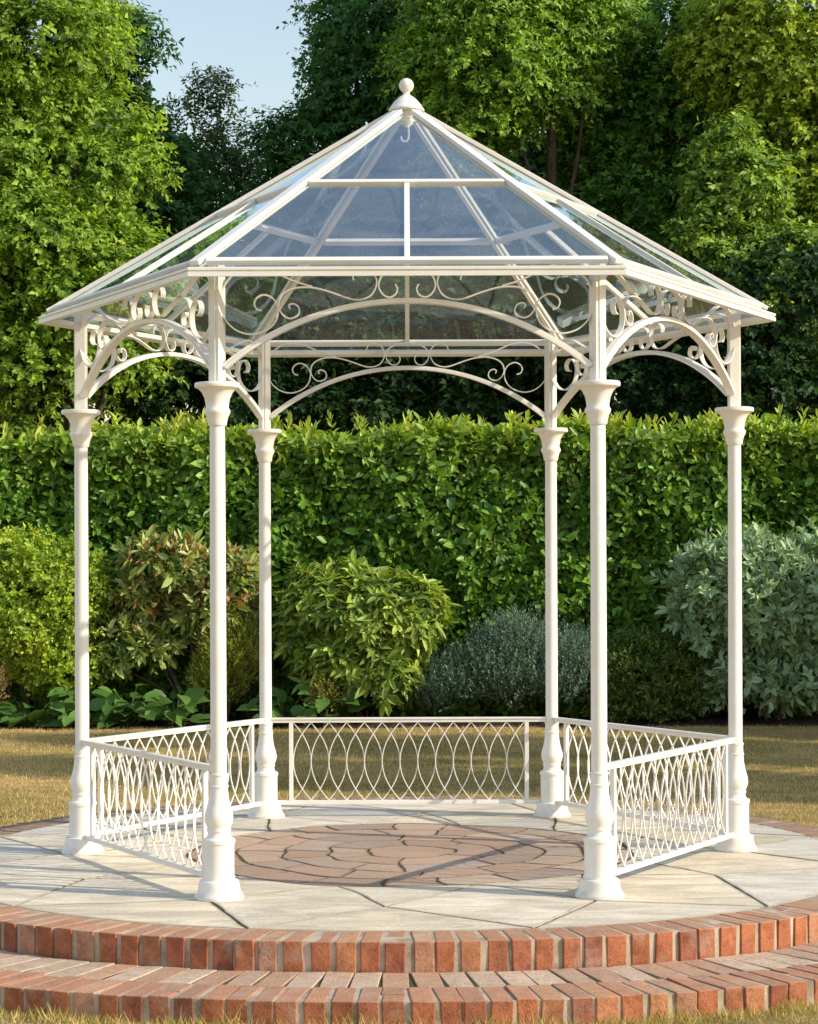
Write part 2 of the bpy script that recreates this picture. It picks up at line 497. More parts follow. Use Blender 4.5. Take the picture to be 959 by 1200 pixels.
bm = bmesh.new(); bmesh.ops.create_uvsphere(bm, u_segments=32, v_segments=20, radius=.043, matrix=Matrix.Translation((0, 0, 4.452)))
bm_obj('ball', bm, M_cast, fo, True)
v, f = lathe([(.05, 4.235), (.055, 4.24), (.055, 4.299)], 24); mesh_obj('apex_boss', v, f, M_cast, gz)
hk = [(.01, 0, 4.236), (.012, 0, 4.17), (.010, 0, 4.145), (-.004, 0, 4.128), (-.022, 0, 4.130), (-.031, 0, 4.146), (-.031, 0, 4.158)]
hp = catmull(hk, 5)
v, f = tube_arrays([(hp, [.0065] * len(hp))], 8); mesh_obj('hook', v, f, M_white, gz, True)

# ------------------------------------------------------------------ terrace
TX = -.06
def warp(r, phi):
    """the stepped front is a little flatter than a true circle; phi measured from -y"""
    w = min(max((r - 1.4) / 1.3, 0), 1); d = (phi + math.pi) % (2 * math.pi) - math.pi
    b = math.sin(2 * d) ** 2 if abs(d) < math.pi / 2 else 0
    rr = r * (1 + .034 * b * w)
    return (rr * math.sin(phi) + TX * w, -rr * math.cos(phi))
tr_ = tag(empty('round_terrace'), 'round stone terrace with red brick edging and one brick step, under the gazebo', 'terrace')

def chamfer_bricks(name, r0, r1, z0, z1, n, wd, mat, colfn, jit, split=.0, zj=.003, bev=.007, seed=1):
    rng = random.Random(seed); bm = bmesh.new(); lay = bm.verts.layers.float_color.new('Col')
    for i in range(n):
        phi = 2 * math.pi * i / n + rng.gauss(0, jit / r1)
        wl = wd * rng.uniform(.93, 1.05)
        ro = r1 + max(-.003, rng.gauss(0, .003)); ri = r0 + rng.gauss(0, .004); zt = z1 + rng.uniform(-zj, zj * .3)
        segs = [(ri, ro)]
        if rng.random() < split: mid = ri + (ro - ri) * rng.choice((.42, .5, .6)); segs = [(ri, mid - .006), (mid + .006, ro)]
        skew = rng.gauss(0, .006)
        for a, b in segs:
            c = colfn(rng); vs = []
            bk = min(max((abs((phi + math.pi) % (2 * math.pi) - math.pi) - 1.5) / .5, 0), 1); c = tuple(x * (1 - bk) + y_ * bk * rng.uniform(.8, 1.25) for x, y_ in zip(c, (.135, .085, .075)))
            for z in (z0, zt):
                for r, sgn in ((a, -1), (a, 1), (b, 1), (b, -1)):
                    off = sgn * wl / 2 + (skew if r == b else 0)
                    x, y = warp(r, phi + off / r)
                    vs.append(bm.verts.new((x + rng.gauss(0, .0026), y + rng.gauss(0, .0026), z + (rng.gauss(0, .0018) if z == zt else 0))))
            for q in vs: q[lay] = (*c, 1)
            for fc in ((0, 1, 2, 3), (7, 6, 5, 4), (0, 4, 5, 1), (1, 5, 6, 2), (2, 6, 7, 3), (3, 7, 4, 0)):
                bm.faces.new([vs[j] for j in fc])
    bmesh.ops.recalc_face_normals(bm, faces=bm.faces)
    bmesh.ops.bevel(bm, geom=list(bm.edges), offset=bev, segments=2, affect='EDGES', profile=.5)
    return bm_obj(name, bm, mat, tr_)
def red(rng):
    b = rng.random(); k = rng.uniform(.84, 1.16)
    if b < .05: c = (.30, .12, .085)
    elif b < .12: c = (.46, .24, .15)
    elif b < .68: c = (.42, .155, .078)
    elif b < .86: c = (.37, .135, .08)
    else: c = (.48, .215, .11)
    return tuple(x * k for x in c)
def buff(rng):
    b = rng.random(); k = rng.uniform(.85, 1.12)
    c = (.60, .50, .38) if b < .5 else (.50, .36, .27) if b < .8 else (.46, .27, .18)
    return tuple(x * k for x in c)
chamfer_bricks('brick_edging', 2.575, 2.832, -.145, -.001, 160, .0865, M_brick, red, .003, .04, zj=.002, bev=.0045, seed=3)
chamfer_bricks('paver_ring', 2.846, 3.170, -.19, -.134, 146, .1195, M_brick, buff, .0015, .03, .001, .004, seed=4)
chamfer_bricks('step_edging', 3.185, 3.462, -.26, -.128, 198, .0900, M_brick, red, .003, .06, .002, .0045, seed=5)
def annulus(name, prof, mat, seg=240):
    vs, fs = [], []; m = len(prof)
    for r, z in prof:
        for k in range(seg):
            x, y = warp(r, 2 * math.pi * k / seg); vs.append((x, y, z))
    for i in range(m - 1):
        for k in range(seg):
            k2 = (k + 1) % seg; fs.append((i * seg + k, i * seg + k2, (i + 1) * seg + k2, (i + 1) * seg + k))
    return mesh_obj(name, vs, fs, mat, tr_)
annulus('mortar_bed', [(3.455, -.30), (3.456, -.133), (3.175, -.134), (3.17, -.150), (2.83, -.150), (2.823, -.1495), (2.822, -.005), (2.56, -.004)], M_mortar)
annulus('tread_bed', [(3.1745, -.1405), (2.835, -.1405)], M_joint)
annulus('joint_bed', [(2.571, -.0055), (.001, -.006)], M_joint)

# flagstones: outer ring cut by crossing lines, centre in rings of pink stone
def clip(poly, p, q, keep):
    out = []; dx, dy = q[0] - p[0], q[1] - p[1]
    side = lambda a: (dx * (a[1] - p[1]) - dy * (a[0] - p[0])) * keep
    for i in range(len(poly)):
        a, b = poly[i], poly[(i + 1) % len(poly)]; sa, sb = side(a), side(b)
        if sa >= 0: out.append(a)
        if (sa >= 0) != (sb >= 0):
            t = sa / (sa - sb); out.append((a[0] + (b[0] - a[0]) * t, a[1] + (b[1] - a[1]) * t))
    return out
def resample(poly, step):
    out = []
    for i in range(len(poly)):
        a, b = poly[i], poly[(i + 1) % len(poly)]; L = math.hypot(b[0] - a[0], b[1] - a[1]); n = max(1, int(L / step))
        for j in range(n): out.append((a[0] + (b[0] - a[0]) * j / n, a[1] + (b[1] - a[1]) * j / n))
    return out
def area(poly): return .5 * sum(poly[i][0] * poly[(i + 1) % len(poly)][1] - poly[(i + 1) % len(poly)][0] * poly[i][1] for i in range(len(poly)))
def inset(poly, d, rng, rough, safe=False):
    out = []; n = len(poly)
    w = [rng.gauss(0, 1) for _ in range(n)]; w = [(w[i - 1] + w[i] * 2 + w[(i + 1) % n]) / 4 for i in range(n)]
    for i in range(n):
        a, b, c = poly[i - 1], poly[i], poly[(i + 1) % n]
        def nr(u, v): L = math.hypot(v[0] - u[0], v[1] - u[1]) or 1; return (-(v[1] - u[1]) / L, (v[0] - u[0]) / L)
        n1, n2 = nr(a, b), nr(b, c); mx, my = n1[0] + n2[0], n1[1] + n2[1]; L = math.hypot(mx, my) or 1
        cs = max(.8 if safe else .45, (mx / L) * n1[0] + (my / L) * n1[1]); dd = (d + w[i] * rough) / cs
        if safe:                            # never fold a sharp corner over itself
            near = min(math.hypot(poly[k][0] - b[0], poly[k][1] - b[1]) for k in range(n) if 2 <= abs(k - i) <= n - 2)
            dd = max(.002, min(dd, .28 * near))
        out.append((b[0] + mx / L * dd, b[1] + my / L * dd))
    return out
def wander(q):
    r = math.hypot(*q); t = math.atan2(q[1], q[0]); w = min(max((1.75 - r) / .5, 0), 1) * min(r / .5, 1) * .8
    dr = (.030 * math.sin(3 * t + 1.1) + .022 * math.sin(5 * t + 4 * r) + .016 * math.sin(11 * t - 7 * r)) * w
    dt = (.030 * math.sin(4 * r * 2 + 3 * t) + .02 * math.sin(9 * r - 5 * t)) * w / max(r, .3)
    return ((r + dr) * math.cos(t + dt), (r + dr) * math.sin(t + dt))
def stones(name, polys, mat, colfn, gap, rough, seed, ztop=0.0, step=.04, stain=.020):
    rng = random.Random(seed); vs, fs, cs = [], [], []
    for poly in polys:
        if len(poly) < 3: continue
        if area(poly) < 0: poly = poly[::-1]
        if area(poly) < .004: continue
        p = [wander(q) for q in resample(poly, step)]
        p = [pp for i, pp in enumerate(p) if math.hypot(pp[0] - p[i - 1][0], pp[1] - p[i - 1][1]) > .006]
        g = gap * rng.uniform(.7, 1.5)
        o1 = inset(p, g, rng, rough); o2 = inset(o1, .003, rng, 0); o3 = inset(o2, stain, rng, stain * .4, True)
        z = ztop - rng.uniform(0, .0022); c = colfn(rng)
        b = len(vs); n = len(p)
        def W(q, zz):
            r = math.hypot(*q); x, y = warp(r, math.atan2(q[0], -q[1])); return (x, y, zz)
        for q in o1: vs.append(W(q, -.03))
        for q in o1: vs.append(W(q, z - .003))
        for q in o2: vs.append(W(q, z))
        for q in o3: vs.append(W(q, z + .0005))
        for ring in (0, 1, 2):
            for i in range(n):
                j = (i + 1) % n; fs.append((b + ring * n + i, b + ring * n + j, b + (ring + 1) * n + j, b + (ring + 1) * n + i))
        mx_ = sum(q[0] for q in o3) / n; my_ = sum(q[1] for q in o3) / n; vs.append(W((mx_, my_), z + .0008))
        for i in range(n): fs.append((b + 3 * n + i, b + 3 * n + (i + 1) % n, b + 4 * n))
        cs += [(*[x * .34 for x in c], 1)] * (2 * n)
        e = [rng.uniform(.30, .85) for _ in range(n)]; e = [(e[i - 1] + e[i] + e[(i + 1) % n]) / 3 for i in range(n)]
        cs += [(c[0] * k, c[1] * k, c[2] * k * .92, 1) for k in e] + [(*c, 1)] * (n + 1)
    return mesh_obj(name, vs, fs, mat, tr_, False, cs)
def pol(r, deg): a = R_(deg); return (r * math.sin(a), -r * math.cos(a))      # deg from the front, clockwise positive to the right
R0, R1 = 1.285, 2.568
rngF = random.Random(21)
polys = []
NS = 12                                    # circle kit: kites between triangles
def node(r, deg, jr, ja): return (r + rngF.uniform(-jr, jr), deg + rngF.uniform(-ja, ja))
n_in = [node(R0, 30 * k + 15, 0, 2.5) for k in range(NS)]
n_mid = [node(1.92, 30 * k - 1, .06, 2.5) for k in range(NS)]
n_out = [node(R1, 30 * k + 14, 0, 2.5) for k in range(NS)]
def arc(r, a, b, n=10): return [pol(r, a + (b - a) * t / n) for t in range(n + 1)]
for k in range(NS):
    m, m2 = n_mid[k], n_mid[(k + 1) % NS]; up_ = 360 if k == NS - 1 else 0; dn = 360 if k == 0 else 0
    polys.append([pol(*n_in[k]), pol(m2[0], m2[1] + up_), pol(*n_out[k]), pol(*m)])
    polys.append(arc(R0, n_in[k - 1][1] - dn, n_in[k][1]) + [pol(*m)])
    polys.append([pol(*m)] + arc(R1, n_out[k][1], n_out[k - 1][1] - dn))
def flagc(rng):
    b = rng.random(); k = rng.uniform(.86, 1.05)
    c = (.93, .84, .67) if b < .5 else (.85, .74, .56) if b < .75 else (.80, .76, .67)
    return tuple(x * k for x in c)
stones('flagstone_paving', polys, M_flag, flagc, .0052, .0022, 5)
polys = [[pol(.255, 360 * j / 40) for j in range(40)]]
for q, (ra, rb, n) in enumerate(((.255, .50, 6), (.50, .755, 10), (.755, 1.01, 15), (1.01, 1.275, 19))):
    off = rngF.uniform(0, 30); cuts = [off + 360 * (j + rngF.uniform(-.24, .24)) / n for j in range(n)]; cuts.append(cuts[0] + 360)
    for j in range(n):
        a, b = cuts[j], cuts[j + 1]; polys.append(arc(ra, a, b, 8) + arc(rb, b, a, 8))
def pinkc(rng):
    b = rng.random(); k = rng.uniform(.78, 1.12)
    c = (.53, .385, .285) if b < .40 else (.46, .37, .30) if b < .62 else (.62, .48, .35) if b < .82 else (.53, .37, .265)
    return tuple(x * k for x in c)
stones('centre_paving', polys, M_centre, pinkc, .0055, .003, 9, -.001, .04, .012)

# ------------------------------------------------------------------ foliage engine (numpy)
GAIN = 1.65  # lifts every leaf albedo to reach sunlit brightness
def nrmz(a): return a / np.maximum(np.linalg.norm(a, axis=1, keepdims=True), 1e-9)

def leaf_arrays(P, D, Nn, L, W, fold, curl, six=True):
    """P base, D direction, Nn face normal -> vertex array (n, k, 3)"""
    S_ = nrmz(np.cross(D, Nn)); Nn = np.cross(S_, D)
    L = L[:, None]; W = W[:, None]
    if six:
        sh = ((.16, .33, 0), (.42, .50, .16), (.74, .37, .48)); v = [P]
        for u, k, q in sh: v.append(P + D * L * u + S_ * W * k + Nn * (W * fold * 2 * k - L * curl * q))
        v.append(P + D * L - Nn * L * curl)
        for u, k, q in sh[::-1]: v.append(P + D * L * u - S_ * W * k + Nn * (W * fold * 2 * k - L * curl * q))
    else:
        v = [P, P + D * L * .5 + S_ * W * .5 + Nn * W * fold, P + D * L - Nn * L * curl, P + D * L * .5 - S_ * W * .5 + Nn * W * fold]
    return np.stack(v, 1)

def leaf_mesh(name, V, C, mat, parent=None, edge=None):
    n, k, _ = V.shape
    me = bpy.data.meshes.new(name)
    me.vertices.add(n * k); me.vertices.foreach_set('co', V.astype(np.float32).ravel())
    base = (np.arange(n) * k)[:, None]
    if k == 8: quad = np.array([[0, 1, 2, 3, 4], [0, 4, 5, 6, 7]])
    elif k == 4: quad = np.array([[0, 1, 2], [0, 2, 3]])
    else: quad = np.array([[0, 1, 2]])
    q = quad.shape[1]; nf = n * len(quad)
    loops = (base[:, :, None] + quad[None]).reshape(-1)
    me.loops.add(len(loops)); me.loops.foreach_set('vertex_index', loops.astype(np.int32))
    me.polygons.add(nf); me.polygons.foreach_set('loop_start', (np.arange(nf) * q).astype(np.int32))
    a = me.attributes.new('Col', 'FLOAT_COLOR', 'POINT')
    CC = np.ones((n, k, 4), np.float32); CC[:, :, :3] = C[:, None, :]
    if edge is not None:
        for j in (1, 2, 3, 5, 6, 7): CC[:, j, :3] = edge
    a.data.foreach_set('color', CC.ravel())
    me.update(calc_edges=True); me.validate()
    me.materials.append(mat)
    o = bpy.data.objects.new(name, me); col.objects.link(o)
    if parent: o.parent = parent
    return o

def sample_lobes(lobes, n, rng, lo=.72, hi=1.03, cull=.78, backcut=.65, zmin=-.15, botcut=.5, uneven=.05):
    C = np.array([l[0] for l in lobes], float); Rr = np.array([l[1] for l in lobes], float)
    w = (Rr[:, 0] * Rr[:, 1] * Rr[:, 2]) ** (2 / 3); w /= w.sum()
    idx = rng.choice(len(lobes), int(n * 1.8), p=w)
    d = nrmz(rng.normal(size=(len(idx), 3)))
    keep = ~((d[:, 1] > .25) & (rng.random(len(idx)) < backcut)) & ~((d[:, 2] < -.5) & (rng.random(len(idx)) < botcut))
    idx, d = idx[keep], d[keep]
    fr = lo + (hi - lo) * rng.random(len(idx)) ** .6
    wob = 1 + .10 * np.sin(d @ np.array([7.1, 3.3, 5.2]) + idx * 1.7) + .08 * np.sin(d @ np.array([-4.3, 9.1, 11.]) + idx) + uneven * (np.abs(rng.normal(size=len(idx))) - .9) - .03
    P = C[idx] + d * Rr[idx] * (fr * wob)[:, None]
    O = nrmz(d / Rr[idx])
    inside = np.zeros(len(idx), bool)
    for j in range(len(lobes)):
        q = np.linalg.norm((P - C[j]) / Rr[j], axis=1)
        inside |= (q < cull) & (idx != j)
    ok = ~inside & (P[:, 2] > zmin)
    P, O, fr = P[ok][:n], O[ok][:n], fr[ok][:n]
    return P, O, fr

def grow(P, O, rng, per, slen, L, W, alpha=(35, 75), up=.35, rnd=.45, droop=.0, fold=.12, curl=.12, six=False, lvar=.25,
         cd=(.03, .06, .015), cl=(.08, .14, .03), tip=.25, var=.3, hang=0.0, flat=1.0, nup=.35):
    n = len(P)
    A = nrmz(O + np.array([0, 0, up]) + rng.normal(size=(n, 3)) * rnd)
    # a frame round each sprig
    ref = np.where(np.abs(A[:, 2:3]) > .9, np.array([[1., 0, 0]]), np.array([[0, 0, 1.]]))
    U = nrmz(np.cross(A, ref)); V = np.cross(A, U)
    k = np.arange(per)
    ph = (k * 2.39996)[None, :] + rng.random((n, 1)) * 6.28
    tt = ((k + .5) / per)[None, :] + rng.normal(size=(n, per)) * .05
    al = np.radians(alpha[0] + (alpha[1] - alpha[0]) * (1 - tt) + rng.normal(size=(n, per)) * 9)
    rad = U[:, None] * np.cos(ph)[..., None] + V[:, None] * np.sin(ph)[..., None]
    sl = slen * (1 + rng.normal(size=(n, 1)) * .25)
    base = P[:, None] + A[:, None] * (tt * sl)[..., None]
    base[..., 2] -= droop * tt ** 2 * sl
    D = A[:, None] * np.cos(al)[..., None] + rad * np.sin(al)[..., None]
    D[..., 2] = D[..., 2] * flat - hang
    D = D.reshape(-1, 3); D = nrmz(D)
    Nn = (A[:, None] * np.sin(al)[..., None] - rad * np.cos(al)[..., None]).reshape(-1, 3)
    Nn = nrmz(Nn + np.array([0, 0, nup]) + rng.normal(size=Nn.shape) * .25)
    m = len(D)
    LL = L * np.exp(rng.normal(size=m) * lvar); WW = W * (LL / L) * np.exp(rng.normal(size=m) * .12)
    VV = leaf_arrays(base.reshape(-1, 3), D, Nn, LL, WW, fold, curl, six)
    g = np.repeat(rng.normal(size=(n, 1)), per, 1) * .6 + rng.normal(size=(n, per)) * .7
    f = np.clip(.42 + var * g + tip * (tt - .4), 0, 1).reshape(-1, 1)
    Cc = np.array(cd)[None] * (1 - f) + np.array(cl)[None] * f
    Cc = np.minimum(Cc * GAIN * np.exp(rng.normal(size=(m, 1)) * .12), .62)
    return VV, Cc

def sublobes(mains, rng, nsub, rmin, rmax, lo=.55, hi=1.0, flat=.72):
    out = []
    for (c, r), ns in zip(mains, nsub):
        c = np.array(c, float); r = np.array(r, float)
        for _ in range(ns):
            d = rng.normal(size=3); d /= np.linalg.norm(d)
            if d[1] > .5 and rng.random() < .6: d[1] *= -1
            s = rmin + (rmax - rmin) * rng.random() ** 1.5; s = min(s, .62 * r.min())
            p = c + d * np.maximum(r - s * .75, .05) * rng.uniform(lo, hi) * (1 + .10 * rng.normal())
            out.append((p, (s * rng.uniform(.9, 1.3), s * rng.uniform(.9, 1.2), s * flat * rng.uniform(.8, 1.15))))
    return out

def make_tree(name, label, base, trunk_top, trunk_r, mains, nsub, rs, sprigs, per=13, slen=.42, L=.13, W=.062, cd=(.022, .05, .012), cl=(.085, .14, .025),
              seed=1, group=None, cat='tree', droop=.25, up=.2, hang=.35, lean=0, bare=0, cull=.74, alpha=(40, 85), lo=.66, zmin=.3, limbs=0):
    rng = np.random.default_rng(seed); rr = random.Random(seed)
    t = tag(empty(name, (base[0], base[1], -.24)), label, cat, group)
    off = np.array([base[0], base[1], -.24])
    lob = sublobes(mains, rng, nsub, rs[0], rs[1])
    P, O, fr = sample_lobes(lob, int(sprigs * 1.45), rng, lo=lo, hi=1.05, cull=cull, zmin=zmin)
    V, C = grow(P, O, rng, int(per * 1.35), slen * 1.05, L * .90, W * .92, alpha=alpha, up=up, rnd=.5, droop=droop, cd=cd, cl=cl, hang=hang, var=.30, flat=.75, nup=.6, fold=.08, curl=.18)
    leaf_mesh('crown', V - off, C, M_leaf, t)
    b = Vector(base + (-.3,)) if len(base) == 2 else Vector(base); top = Vector(trunk_top)
    pts = [b.lerp(top, s) + Vector((rr.gauss(0, .12), rr.gauss(0, .12), 0)) * (1 if 0 < s < 1 else 0) for s in [i / 8 for i in range(9)]]
    pts = catmull(pts, 3); n = len(pts)
    rad = [trunk_r * (1.35 if i == 0 else 1) * (1 - .75 * i / n) for i in range(n)]
    paths = [(pts, rad)]
    order = sorted(range(len(lob)), key=lambda i: rr.random())[:limbs or max(16, len(lob) // 3)]
    for i in order:
        c = Vector(lob[i][0]); s = min(max((c.z - 1.0) / max(top.z - b.z, .1) - .18 * rr.uniform(.5, 1.5), .22), .97)
        st = pts[int(s * (n - 1))]; ri = rad[int(s * (n - 1))]
        mid = st.lerp(c, .5) + Vector((0, 0, -.12 * (c - st).length + rr.gauss(0, .1)))
        q = catmull([st, mid, c], 5)
        paths.append((q, [max(.012, ri * .55 * (1 - .9 * j / (len(q) - 1))) for j in range(len(q))]))
    vs, fs = tube_arrays(paths, 7)
    mesh_obj('trunk', [v - Vector(off) for v in vs], fs, M_bark, t, True)
    return t

def lobe(px, py, d, rx, rz, ry=None):
    p = at(px, py, d); return (tuple(p), (rx, ry or rx, rz))

# --- trees (world places worked out from the photograph)
Ybk = lambda d: d - CAMD
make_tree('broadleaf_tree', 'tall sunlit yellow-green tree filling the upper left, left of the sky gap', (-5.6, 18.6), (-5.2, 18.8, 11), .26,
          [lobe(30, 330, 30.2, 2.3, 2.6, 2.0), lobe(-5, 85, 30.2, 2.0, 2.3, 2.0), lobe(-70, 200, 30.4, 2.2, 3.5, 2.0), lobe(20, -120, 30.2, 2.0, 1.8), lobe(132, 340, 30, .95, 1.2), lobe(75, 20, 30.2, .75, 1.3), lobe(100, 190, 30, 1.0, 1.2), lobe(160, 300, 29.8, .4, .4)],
          [38, 34, 26, 14, 16, 10, 14, 5], (.42, .85), 9500, per=14, slen=.40, L=0.098, W=0.053, cd=(.035, .072, .012), cl=(.25, .38, .05), seed=11)  # light leaf tone brightened to bake in the sun on this crown
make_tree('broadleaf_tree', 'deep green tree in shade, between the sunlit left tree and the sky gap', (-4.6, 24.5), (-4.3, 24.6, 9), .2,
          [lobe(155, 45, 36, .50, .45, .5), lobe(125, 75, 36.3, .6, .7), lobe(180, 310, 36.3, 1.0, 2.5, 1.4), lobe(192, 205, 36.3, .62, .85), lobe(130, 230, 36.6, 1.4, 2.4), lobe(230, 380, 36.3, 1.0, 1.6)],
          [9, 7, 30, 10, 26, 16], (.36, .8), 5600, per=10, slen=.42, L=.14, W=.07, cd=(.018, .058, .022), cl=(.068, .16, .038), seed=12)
make_tree('slender_tree', 'wispy thin tree with fine twigs against the sky, left of the roof', (-3.5, 27.2), (-3.35, 27.2, 9.8), .12,
          [lobe(258, 215, 38.8, .75, 1.9, .8), lobe(255, 125, 38.8, .35, .8), lobe(225, 130, 38.8, .3, .4), lobe(300, 250, 38.8, .9, 1.4), lobe(255, 340, 38.8, 1.2, 1.2)],
          [16, 7, 4, 12, 16], (.2, .42), 1250, per=8, slen=.40, L=.105, W=.05, cd=(.035, .06, .03), cl=(.11, .16, .07), seed=13, up=.7, hang=.1, cull=.6)
make_tree('broadleaf_tree', 'big dark green tree behind the roof peak, right of the sky gap', (-.8, 24.8), (-.5, 25, 13), .3,
          [lobe(450, 300, 36.6, 2.1, 2.6, 2), lobe(475, 100, 36.6, 1.6, 2.0, 2), lobe(372, 195, 36.6, .8, 1.1), lobe(335, 175, 36.6, .42, .6), lobe(480, -60, 36.6, 1.4, 1.6), lobe(428, 35, 36.6, .6, .8), lobe(392, 25, 36.6, .3, .45), lobe(520, 120, 36.4, 1.2, 1.6), lobe(330, 300, 36.8, 1.3, 1.4)],
          [36, 32, 12, 8, 16, 8, 4, 14, 14], (.45, .9), 8800, per=14, slen=.45, L=0.109, W=0.056, cd=(.018, .062, .022), cl=(.075, .18, .042), seed=14)
make_tree('broadleaf_tree', 'tree with sunlit upper sprays and a bare dark trunk, right of the roof peak', (2.55, 21.6), (2.4, 21.8, 12.5), .17,
          [lobe(610, 40, 33.5, 1.35, 1.6, 1.3), lobe(560, 130, 33.3, .8, .7), lobe(690, 20, 33.5, .7, 1.0), lobe(610, -110, 33.5, 1.5, 1.3), lobe(520, 60, 33.6, .7, 1.2), lobe(545, 190, 33.4, .55, .5)],
          [28, 10, 8, 14, 9, 6], (.36, .75), 5200, per=14, slen=.42, L=0.101, W=0.048, cd=(.035, .08, .014), cl=(.24, .39, .055), seed=15, limbs=7)
make_tree('broadleaf_tree', 'broad dark tree behind the right side of the roof, partly sunlit high up', (4.9, 23.0), (4.6, 23.2, 13.5), .27,
          [lobe(800, 110, 35, 1.7, 1.7, 1.6), lobe(760, 280, 35, 1.9, 1.7, 1.6), lobe(720, 190, 35.4, 1.0, 1.5), lobe(660, 300, 35, 1.3, 1.2), lobe(860, 330, 34.8, 1.4, 1.5)],
          [30, 32, 14, 16, 18], (.45, .85), 8200, per=14, slen=.45, L=0.109, W=0.054, cd=(.018, .055, .012), cl=(.13, .27, .045), seed=16, limbs=9)
make_tree('broadleaf_tree', 'bright yellow-green tree at the upper right edge', (7.2, 21.6), (6.9, 21.7, 13), .24,
          [lobe(910, 50, 33, 1.3, 1.5, 1.3), lobe(980, 140, 33, 1.3, 1.8, 1.3), lobe(850, 60, 33, .7, .8), lobe(1010, 320, 33, 1.3, 1.8)],
          [28, 24, 8, 20], (.40, .8), 5600, per=14, slen=.42, L=0.101, W=0.051, cd=(.045, .09, .014), cl=(.35, .46, .06), seed=17)  # yellow-green pushed up to paint the low sun on these sprays
make_tree('young_tree', 'slim young tree with a pale sunlit tuft, below the bright right-hand tree', (5.75, 20.0), (5.45, 20.1, 7.6), .07,
          [lobe(868, 225, 31.6, .58, .65, .6), lobe(850, 165, 31.6, .3, .3), lobe(905, 330, 31.4, .75, 1.0), lobe(845, 300, 31.5, .6, .7)],
          [14, 5, 16, 10], (.22, .48), 2600, per=10, slen=.34, L=.12, W=.055, cd=(.03, .07, .014), cl=(.26, .38, .07), seed=18)
for i, (px, py, d, w, h, lab) in enumerate([
        (240, 430, 32.5, 1.7, 1.9, 'low dark evergreen behind the hedge, left of the gazebo middle'),
        (420, 430, 33, 1.9, 1.7, 'low dark evergreen behind the hedge, seen through the back arch'),
        (600, 410, 33, 1.9, 2.0, 'low dark evergreen behind the hedge, right of the back arch middle'),
        (760, 420, 32, 1.7, 2.0, 'low dark evergreen behind the hedge, beyond the right-hand arch'),
        (900, 420, 31.6, 1.7, 2.1, 'low dark evergreen behind the hedge at the right edge'),
        (60, 440, 32.5, 2.0, 1.9, 'low dark evergreen behind the hedge, under the sunlit left tree')]):
    p = at(px, py, d)
    make_tree('evergreen_shrub', lab, (p.x, p.y), (p.x, p.y, p.z + h * .5), .12, [((p.x, p.y, p.z), (w, 1.3, h)), ((p.x, p.y, 1.6), (w * 1.15, 1.3, 1.9))], [22, 18], (.5, .85), 2600,
              per=10, slen=.4, L=.13, W=.065, cd=(.010, .030, .012), cl=(.032, .075, .018), seed=30 + i, group='evergreens behind the hedge', cat='evergreen')
for i, (px, d, w, lab) in enumerate([
        (370, 44, 3.0, 'far dark tree at the back, behind the big tree and the thin wispy one'),
        (560, 44, 3.4, 'far dark tree at the back, between the two trees at the roof peak'),
        (740, 43, 3.4, 'far dark tree at the back, behind the small sky hole at upper right'),
        (930, 42, 3.2, 'far dark tree at the back, behind the bright right-hand tree'),
        (-40, 43, 2.4, 'far dark tree at the back, behind the sunlit left tree')]):
    x = (px - CX) * d / F; hz = 4.0 if i == 0 else 8.0
    top = 2.8 if i == 0 else 5.6
    make_tree('broadleaf_tree', lab, (x, Ybk(d)), (x, Ybk(d), hz + top * .6), .3, [((x, Ybk(d), hz), (w, 1.8, top)), ((x, Ybk(d), 3.2), (w * 1.1, 1.8, 3.0))], [44, 20], (.7, 1.2), 4600,
              per=10, slen=.55, L=.19, W=.095, cd=(.010, .032, .010), cl=(.04, .085, .018), seed=50 + i, group='dark trees at the very back')
# neighbours just outside the frame on the right; they stand between the low sun and the lawn
for i, (x, y, h, w, lab) in enumerate([(9.4, 3.6, 8.2, 1.35, 'tall tree nearest the terrace, just right of the frame beside the lawn'), (9.8, 6.6, 8.8, 1.6, 'tall tree in the middle of the row just right of the frame'),
                                  (9.0, 10.6, 3.6, 1.5, 'low round tree just right of the frame beside the pale variegated bush')]):
    make_tree('broadleaf_tree', lab, (x, y), (x, y, h * .9), .16, [((x, y, h * .58), (w, w, h * .44)), ((x, y, h * .3), (w * .9, w * .9, h * .28))], [30, 12], (.40, .75), 1700,
              per=10, slen=.42, L=.15, W=.08, cd=(.03, .065, .014), cl=(.12, .17, .03), seed=70 + i, group='trees just right of the frame')

# --- hedge
rng = np.random.default_rng(101)
HY = 13.5; HT = 3.30
hd = tag(empty('laurel_hedge', (0, HY + .8, -.24)), 'long tall clipped laurel hedge across the whole background', 'hedge')
hoff = np.array([0, HY + .8, -.24])
n = 20500
px_ = rng.uniform(-7.5, 7.5, n); pz = rng.uniform(-.2, HT, n) ; top = HT + .05 * np.sin(px_ * 1.3) + .06 * np.sin(px_ * 3.1 + 1) + .012 * px_
pz = np.minimum(pz, top - .03)
bulge = .10 * np.sin(px_ * 2.1 + pz * 1.7) + .08 * np.sin(px_ * 4.7 - pz * 3.1) + .05 * np.sin(px_ * 9 + pz * 7)
py_ = HY + bulge * .8 + rng.random(n) ** 1.3 * .36
Pf = np.stack([px_, py_, pz], 1); Of = np.tile(np.array([[0, -1., .35]]), (n, 1))
nt_ = 5200
px2 = rng.uniform(-7.5, 7.5, nt_); py2 = HY + rng.uniform(-.05, 1.5, nt_); t2 = HT + .05 * np.sin(px2 * 1.3) + .06 * np.sin(px2 * 3.1 + 1) + .012 * px2
Pt = np.stack([px2, py2, t2 - .06 + rng.normal(size=nt_) * .05], 1); Ot = np.tile(np.array([[0, -.25, 1.]]), (nt_, 1))
